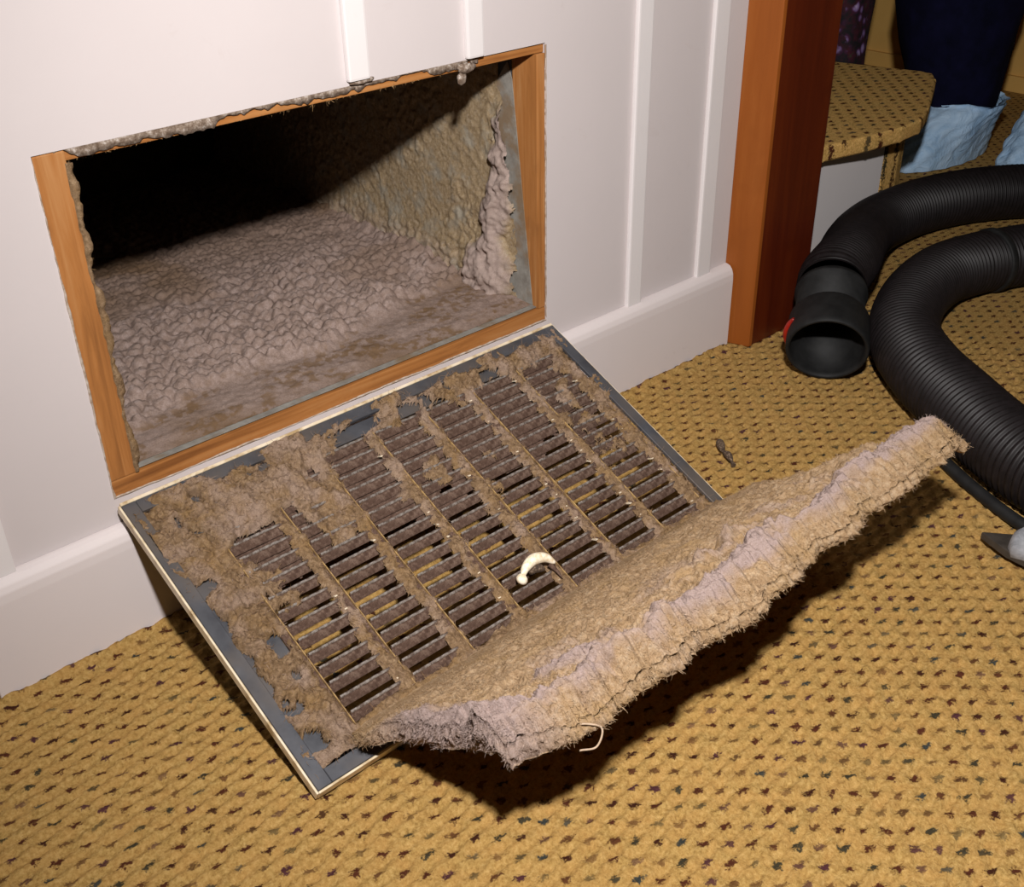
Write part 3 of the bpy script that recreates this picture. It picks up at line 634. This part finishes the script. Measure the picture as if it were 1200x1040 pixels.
# fringe fibres round the free edges and fuzz over the surface
k = 5200
NE = 9000; ei = rng.integers(0, NS, NE); ej = NTt - 1 - rng.integers(0, 16, NE)
de = np.stack([rng.normal(0, 0.8, NE), rng.normal(-0.6, 0.6, NE), rng.normal(-0.5, 0.6, NE)], 1)
NL = 3500; li = rng.integers(0, 10, NL); lj = rng.integers(8, NTt, NL); dl = np.stack([rng.normal(-0.8, 0.5, NL), rng.normal(-0.4, 0.6, NL), rng.normal(-0.5, 0.6, NL)], 1)
NRr = 2000; ri = NS - 1 - rng.integers(0, 8, NRr); rj = rng.integers(8, NTt, NRr); dr = np.stack([rng.normal(0.8, 0.5, NRr), rng.normal(0, 0.6, NRr), rng.normal(0, 0.6, NRr)], 1)
NF = 62000; fi = rng.integers(0, NS, NF); fj = rng.integers(int(NTt * 0.06), NTt, NF); df = np.stack([rng.normal(0, 1, NF), rng.normal(0, 1, NF), rng.uniform(-0.1, 0.7, NF)], 1)
II = np.r_[ei, li, ri, fi]; JJ = np.r_[ej, lj, rj, fj]; DD = np.vstack([de, dl, dr, df])
LL = np.r_[rng.uniform(0.002, 0.009, NE), rng.uniform(0.002, 0.009, NL), rng.uniform(0.002, 0.008, NRr), rng.uniform(0.002, 0.006, NF)]
o = link('mat_fuzz', fibres_me('mat_fuzz', Vt[II, JJ] - np.array([0, 0, 0.0008]), DD, LL, 0.00042, 1.8, 4, {'lint': lint[II, JJ]}), M['mat_fibre'], mat_o); tag(o, kind='stuff')
# the side wall of the mat grows fibres too
es = np.vstack(extra); k_ = rng.integers(0, len(es), 9000); k_ = k_[free[k_ % nb_] > 0.5]
o = link('edge_fuzz', fibres_me('edge_fuzz', es[k_], outw[k_ % nb_] + rng.normal(0, 0.8, (len(k_), 3)), rng.uniform(0.002, 0.007, len(k_)), 0.00042, 1.8, 4, {'lint': lb[k_]}), M['mat_fibre'], mat_o); tag(o, kind='stuff')
# one curled thread hanging from the edge
q = Vt[int(0.085 * NS), NTt - 1]
th_, _ = spline([q + np.array([0.0, 0.006, -0.002]), q + np.array([0.012, -0.006, 0.0]), q + np.array([0.022, -0.013, -0.007]), q + np.array([0.012, -0.017, -0.017]), q + np.array([-0.002, -0.012, -0.015])], 30)
o = link('loose_thread', tube_me('loose_thread', th_, 0.0009, 6), M['fibre_light'], mat_o)

# ================================================================== SMALL THINGS ON GRILLE AND CARPET
c0 = gpt(0.3366, 0.2887, 0.010)
hook = empty('curved_fragment', tuple(c0), (GA, 0, 0)); tag(hook, 'small cream curved fragment with a round knob lying on the grille slats', 'fragment')
pts, _ = spline([(-0.021, -0.002, 0.0), (-0.013, 0.004, 0.004), (0.0, 0.007, 0.007), (0.014, 0.003, 0.006), (0.023, -0.007, 0.002)], 26)
u_ = np.linspace(0, 1, 26)
link('arch', tube_me('arch', pts, 0.0018 + 0.0048 * np.sin(np.pi * u_) ** 0.8, 14, True), M['bone'], hook)
bm = bmesh.new(); bmesh.ops.create_icosphere(bm, subdivisions=2, radius=0.0064)
for v in bm.verts: v.co = Vector((v.co.x * 0.95, v.co.y * 1.1, v.co.z * 0.9)) + Vector((-0.024, -0.004, 0.001)) + 0.0005 * Vector((random.random(), random.random(), random.random()))
link('knob', bm_mesh('knob', bm, True), M['bone'], hook)
pts, _ = spline([(0.018, -0.004, -0.001), (0.021, -0.014, -0.003), (0.022, -0.024, -0.005)], 12)
link('broken_tip', tube_me('broken_tip', pts, np.linspace(0.0035, 0.0008, 12), 8, True), M['slat_dust'], hook)
link('hollow_core', tube_me('hollow_core', spline([(-0.008, -0.002, -0.003), (0.0, 0.001, -0.001), (0.010, -0.006, -0.003)], 12)[0], np.array([0.002, 0.004, 0.005, 0.0056, 0.006, 0.0062, 0.006, 0.0056, 0.005, 0.004, 0.003, 0.0015]), 10, True), M['debris'], hook)
# scrap of lint on the carpet
pts, _ = spline([(0.752, -0.206, 0.007), (0.745, -0.214, 0.011), (0.738, -0.226, 0.006), (0.731, -0.240, 0.009), (0.722, -0.256, 0.005)], 30)
u_ = np.linspace(0, 1, 30)
lint_o = link('lint_scrap', tube_me('lint_scrap', pts, 0.0018 + 0.0045 * np.abs(np.sin(u_ * 7)) * (1 - u_ * 0.4) , 9, True), M['debris'])
tag(lint_o, 'dark twisted scrap of lint on the carpet beside the grille corner', 'lint')

# ================================================================== HOSE
hp = [(1.10, -0.136, 0.106), (1.13, -0.120, 0.110), (1.22, -0.086, 0.104), (1.31, -0.042, 0.090), (1.42, 0.006, 0.070), (1.53, 0.034, 0.058), (1.66, 0.030, 0.056), (1.79, -0.012, 0.056), (1.90, -0.09, 0.056), (1.95, -0.20, 0.056),
      (1.89, -0.29, 0.056), (1.76, -0.30, 0.056), (1.63, -0.255, 0.056), (1.54, -0.215, 0.056), (1.46, -0.185, 0.056), (1.37, -0.172, 0.056), (1.25, -0.195, 0.056), (1.135, -0.25, 0.056), (1.055, -0.33, 0.056), (1.000, -0.415, 0.056), (0.950, -0.500, 0.056), (0.915, -0.585, 0.056), (0.90, -0.70, 0.056), (0.92, -0.82, 0.056)]
P1, LH = spline(hp, 1000)
NR = int(LH / 0.0092) * 8
P1, LH = spline(hp, NR)
RR = 0.0492 + 0.0042 * (0.5 + 0.5 * np.cos(np.arange(NR) / 8 * 2 * np.pi)) ** 0.8
hose = empty('vacuum_hose', (1.03, -0.18, 0)); tag(hose, 'black corrugated vacuum hose looped on the carpet beside the wooden post', 'hose')
def hch(o): o.parent = hose; o.matrix_parent_inverse = Matrix.Translation((-1.03, 0.18, 0)); return o
hch(link('corrugated_tube', tube_me('corrugated_tube', P1, RR, 40), M['hose']))
def ring(name, p0, p1, prof, mat, seg=48):
    """lathe: prof list of (t along axis, radius)"""
    p0 = np.array(p0, float); ax = np.array(p1, float) - p0; ax /= np.linalg.norm(ax)
    n = np.cross(ax, [0, 0, 1.0]); n /= np.linalg.norm(n); b = np.cross(n, ax)
    a = np.linspace(0, 2 * np.pi, seg, endpoint=False); V = []
    for t_, r_ in prof: V.append(p0 + ax * t_ + r_ * (np.cos(a)[:, None] * n + np.sin(a)[:, None] * b))
    V = np.array(V).reshape(-1, 3); k = len(prof); i = np.arange(k - 1)[:, None] * seg; j = np.arange(seg)[None]
    F = np.stack([i + j, i + (j + 1) % seg, i + seg + (j + 1) % seg, i + seg + j], -1).reshape(-1, 4)
    return link(name, mesh_np(name, V, F, True), mat)
# cuff: smooth sleeve then a wider end collar, open towards the camera
e0 = np.array([0.998, -0.205, 0.060]); e1 = e0 + np.array([0.75, 0.50, 0.28]) * 0.1
hch(ring('cuff_sleeve', e0, e1, [(0.060, 0.046), (0.060, 0.0515), (0.120, 0.0515), (0.122, 0.0550), (0.130, 0.0550), (0.132, 0.050), (0.134, 0.046)], M['cuff']))
hch(ring('cuff_collar', e0, e1, [(0.070, 0.050), (0.068, 0.056), (0.062, 0.0595), (0.010, 0.0605), (0.002, 0.0600), (0.0, 0.0575), (0.002, 0.0545), (0.008, 0.0530), (0.050, 0.0500), (0.052, 0.044), (0.12, 0.042)], M['cuff']))
ax_ = (e1 - e0) / np.linalg.norm(e1 - e0); n_ = np.cross(ax_, [0, 0, 1.0]); n_ /= np.linalg.norm(n_); b_ = np.cross(n_, ax_)
arc = np.array([e0 + ax_ * 0.030 + 0.0605 * (math.cos(q_) * n_ + math.sin(q_) * b_) for q_ in np.radians(np.linspace(150, 205, 26))])
o = hch(link('red_tab', tube_me('red_tab', arc, 0.0055 * np.sin(np.linspace(0.15, math.pi - 0.15, 26)) ** 0.5, 10, True), M['red'])); o['label'] = 'red tab on the side of the hose cuff'
o = hch(ring('coupling_ring', (1.505, -0.2005, 0.056), (1.465, -0.187, 0.056), [(0.0, 0.050), (0.0, 0.0548), (0.003, 0.0562), (0.010, 0.0562), (0.013, 0.0548), (0.013, 0.050)], M['cuff']))
# black cord lying along the hose
pc, _ = spline([(0.966, -0.380, 0.010), (0.926, -0.443, 0.010), (0.892, -0.508, 0.010), (0.862, -0.585, 0.010), (0.846, -0.67, 0.010), (0.858, -0.80, 0.010)], 60)
tag(link('power_cord', tube_me('power_cord', pc, 0.0085, 14, True), M['cuff']), 'glossy black cord lying tight along the near bend of the hose', 'cord')

# ================================================================== STEP
st = empty('carpeted_step', (1.6, 0.2, 0)); tag(st, 'carpeted stair step with a white painted side behind the post', 'step')
def sch(o): o.parent = st; o.matrix_parent_inverse = Matrix.Translation((-1.6, -0.2, 0)); return o
outl = [(1.19, 0.095), (1.355, 0.068), (1.46, 0.047), (1.55, 0.036), (1.62, 0.040), (1.70, 0.072), (1.82, 0.132), (1.905, 0.175), (1.945, 0.205), (1.947, 0.235), (1.895, 0.415), (1.84, 0.62), (1.19, 0.62)]
sch(prism('tread', outl, 0.200, 0.230, M['carpet_step_brightened'], None, 0.010, 'z', 3))
sch(box('white_side', (1.185, 0.098, 0.0), (1.607, 0.112, 0.199), M['batten_paint']))
rin = [(1.608, 0.096), (1.66, 0.096), (1.70, 0.110), (1.79, 0.160), (1.865, 0.205), (1.895, 0.245), (1.895, 0.30), (1.86, 0.41), (1.81, 0.60), (1.608, 0.60)]
sch(prism('riser', rin, 0.0, 0.199, M['carpet_step_brightened'], None, 0.004))

# ================================================================== FLORAL BAG
bag = empty('floral_bag', (2.06, 0.56, 0)); tag(bag, 'dark floral patterned cloth bag standing behind the carpeted step', 'bag')
def soft(name, lo, hi, mat, parent, amp, seed):
    bm = bmesh.new(); bmesh.ops.create_cube(bm, size=1); bmesh.ops.subdivide_edges(bm, edges=bm.edges[:], cuts=9, use_grid_fill=True)
    ce = [(a + b) / 2 for a, b in zip(lo, hi)]; hz = [(b - a) / 2 for a, b in zip(lo, hi)]
    for v in bm.verts:
        p = Vector([c * 2 for c in v.co]); r = max(abs(p.x), abs(p.y)); q = p.copy()
        l = math.hypot(p.x, p.y)
        if l > 0: k_ = (abs(p.x) ** 4 + abs(p.y) ** 4) ** 0.25; q.x = p.x / max(k_, 1e-6) * r; q.y = p.y / max(k_, 1e-6) * r
        b_ = amp * math.sin(p.z * 5 + p.x * 3 + seed) * math.cos(p.y * 4)
        v.co = Vector((ce[0] + q.x * (hz[0] + b_), ce[1] + q.y * (hz[1] + b_), ce[2] + q.z * hz[2]))
    return link(name, bm_mesh(name, bm, True), mat, parent)
o = soft('bag_body', (-0.06, -0.10, 0.0), (0.07, 0.12, 0.62), M['floral'], bag, 0.006, 1)
pts, _ = spline([(0.0, -0.05, 0.61), (0.0, -0.04, 0.74), (0.0, 0.02, 0.79), (0.0, 0.08, 0.74), (0.0, 0.09, 0.61)], 24)
link('bag_strap', tube_me('bag_strap', pts, 0.008, 8), M['navy'], bag)

# ================================================================== PERSON (legs in view)
per = empty('person', (2.16, 0.2, 0)); tag(per, 'person in baggy navy trousers and light blue shoe covers standing behind the hose', 'person')
def leg_body():
    seg = 40; a = np.linspace(0, 2 * np.pi, seg, endpoint=False)
    bm = bmesh.new()
    def loft(rings, cap0=True):
        rr = []
        for (cx, cy, cz, rx, ry) in rings:
            vs = []
            for k_ in range(seg):
                f = 1 + 0.035 * math.sin(3 * a[k_] + cz * 14) + 0.03 * math.sin(7 * a[k_] - cz * 23)
                vs.append(bm.verts.new((cx + rx * f * math.cos(a[k_]), cy + ry * f * math.sin(a[k_]), cz + 0.006 * math.sin(2 * a[k_] + cx * 5))))
            rr.append(vs)
        for p, q in zip(rr[:-1], rr[1:]):
            for k_ in range(seg): bm.faces.new((p[k_], p[(k_ + 1) % seg], q[(k_ + 1) % seg], q[k_]))
        return rr
    A = loft([(2.165, 0.262, 0.105, 0.090, 0.086), (2.165, 0.262, 0.12, 0.098, 0.094), (2.168, 0.27, 0.16, 0.105, 0.104), (2.172, 0.285, 0.24, 0.122, 0.122), (2.18, 0.30, 0.33, 0.138, 0.138), (2.19, 0.30, 0.45, 0.140, 0.138), (2.22, 0.26, 0.62, 0.138, 0.128), (2.25, 0.215, 0.80, 0.135, 0.115)])
    B = loft([(2.27, -0.055, 0.085, 0.092, 0.088), (2.27, -0.055, 0.10, 0.098, 0.094), (2.27, -0.06, 0.16, 0.105, 0.10), (2.28, -0.065, 0.24, 0.115, 0.11), (2.28, -0.065, 0.33, 0.122, 0.12), (2.28, -0.06, 0.45, 0.125, 0.122), (2.27, -0.04, 0.62, 0.13, 0.122), (2.26, -0.02, 0.80, 0.135, 0.115)])
    T = loft([(2.256, 0.10, 0.86, 0.14, 0.20), (2.258, 0.10, 0.96, 0.135, 0.19), (2.26, 0.10, 1.06, 0.125, 0.175), (2.26, 0.10, 1.14, 0.12, 0.17)])
    bm.faces.new(T[-1])
    # bridge the two legs into the hips
    t0 = T[0]; q = seg // 4
    lo = []
    up_half = [k_ for k_ in range(0, seg // 2 + 1)]; dn_half = [k_ % seg for k_ in range(seg // 2, seg + 1)]
    for half, ring_ in ((up_half, A[-1]), (dn_half, B[-1])):
        for k0, k1 in zip(half[:-1], half[1:]): bm.faces.new((ring_[k0], ring_[k1], t0[k1], t0[k0]))
    ai = [A[-1][k_ % seg] for k_ in range(seg // 2, seg + 1)]; bi_ = [B[-1][k_] for k_ in range(seg // 2, -1, -1)]
    for k_ in range(len(ai) - 1): bm.faces.new((ai[k_], ai[k_ + 1], bi_[k_ + 1], bi_[k_]))
    bm.faces.new((ai[0], bi_[0], t0[seg // 2])); bm.faces.new((ai[-1], bi_[-1], t0[0]))
    return bm_mesh('trousers', bm, True)
o = link('trousers', leg_body(), M['navy'], per); o.matrix_parent_inverse = Matrix.Translation((-2.16, -0.2, 0))
def cover(px, py, rz, seed):
    nu, nv = 56, 26; a = np.linspace(0, 2 * np.pi, nu, endpoint=False); V = []
    for k_ in range(nv):
        f = k_ / (nv - 1); z = 0.135 * f ** 0.9
        open_ = f ** 1.35
        cx = -0.045 * (1 - open_) + 0.022 * open_; L = (0.162 * (1 - open_) + 0.098 * open_) * (0.96 if k_ == 0 else 1); B_ = 0.062 * (1 - open_) + 0.094 * open_
        if f > 0.9: L *= 1.0 - 0.10 * math.sin((f - 0.9) * 31); B_ *= 1.0 - 0.10 * math.sin((f - 0.9) * 31)
        wr = 1 + 0.05 * np.sin(a * 9 + f * 7 + seed) * math.sin(math.pi * min(1, f * 1.1)) + 0.03 * np.sin(a * 17 - f * 19 + seed)
        V.append(np.stack([cx + L * np.cos(a) * wr, B_ * np.sin(a) * wr * (1 + 0.12 * np.cos(a) * -1 * (1 - open_)), np.full(nu, z) + 0.004 * np.sin(a * 5 + seed) * f], 1))
    V = np.array(V).reshape(-1, 3); i = np.arange(nv - 1)[:, None] * nu; j = np.arange(nu)[None]
    F = np.stack([i + j, i + (j + 1) % nu, i + nu + (j + 1) % nu, i + nu + j], -1).reshape(-1, 4)
    o = link('shoe_cover', mesh_np('shoe_cover', V, F, True), M['blue'], per); o.rotation_euler = (0, 0, rz); o.location = (px - 2.16, py - 0.2, 0.002); return o
cover(2.145, 0.240, -0.20, 1.0); cover(2.215, 0.020, -0.12, 2.4)

# ================================================================== TOOL AT THE RIGHT
tl = empty('pointed_tool', (0.80, -0.568, 0.0)); tag(tl, 'pale grey tool with a dark pointed tip lying on the carpet near the hose', 'tool')
ang = math.atan2(-0.060, -0.004)
tl.rotation_euler = (0, 0, math.atan2(-0.062, 0.006))
prism('pointed_tip', [(-0.004, 0.0), (0.036, 0.026), (0.060, 0.024), (0.060, -0.022), (0.034, -0.018)], 0.010, 0.020, M['blade'], tl, 0.002)
pts = np.array([(x, 0.0, 0.024) for x in np.linspace(0.032, 0.24, 30)]); u_ = np.linspace(0, 1, 30)
bm_body = tube_me('handle', pts, 0.021 + 0.003 * np.sin(u_ * 3) - 0.008 * (u_ < 0.02), 24, True)
link('handle', bm_body, M['grey'], tl)
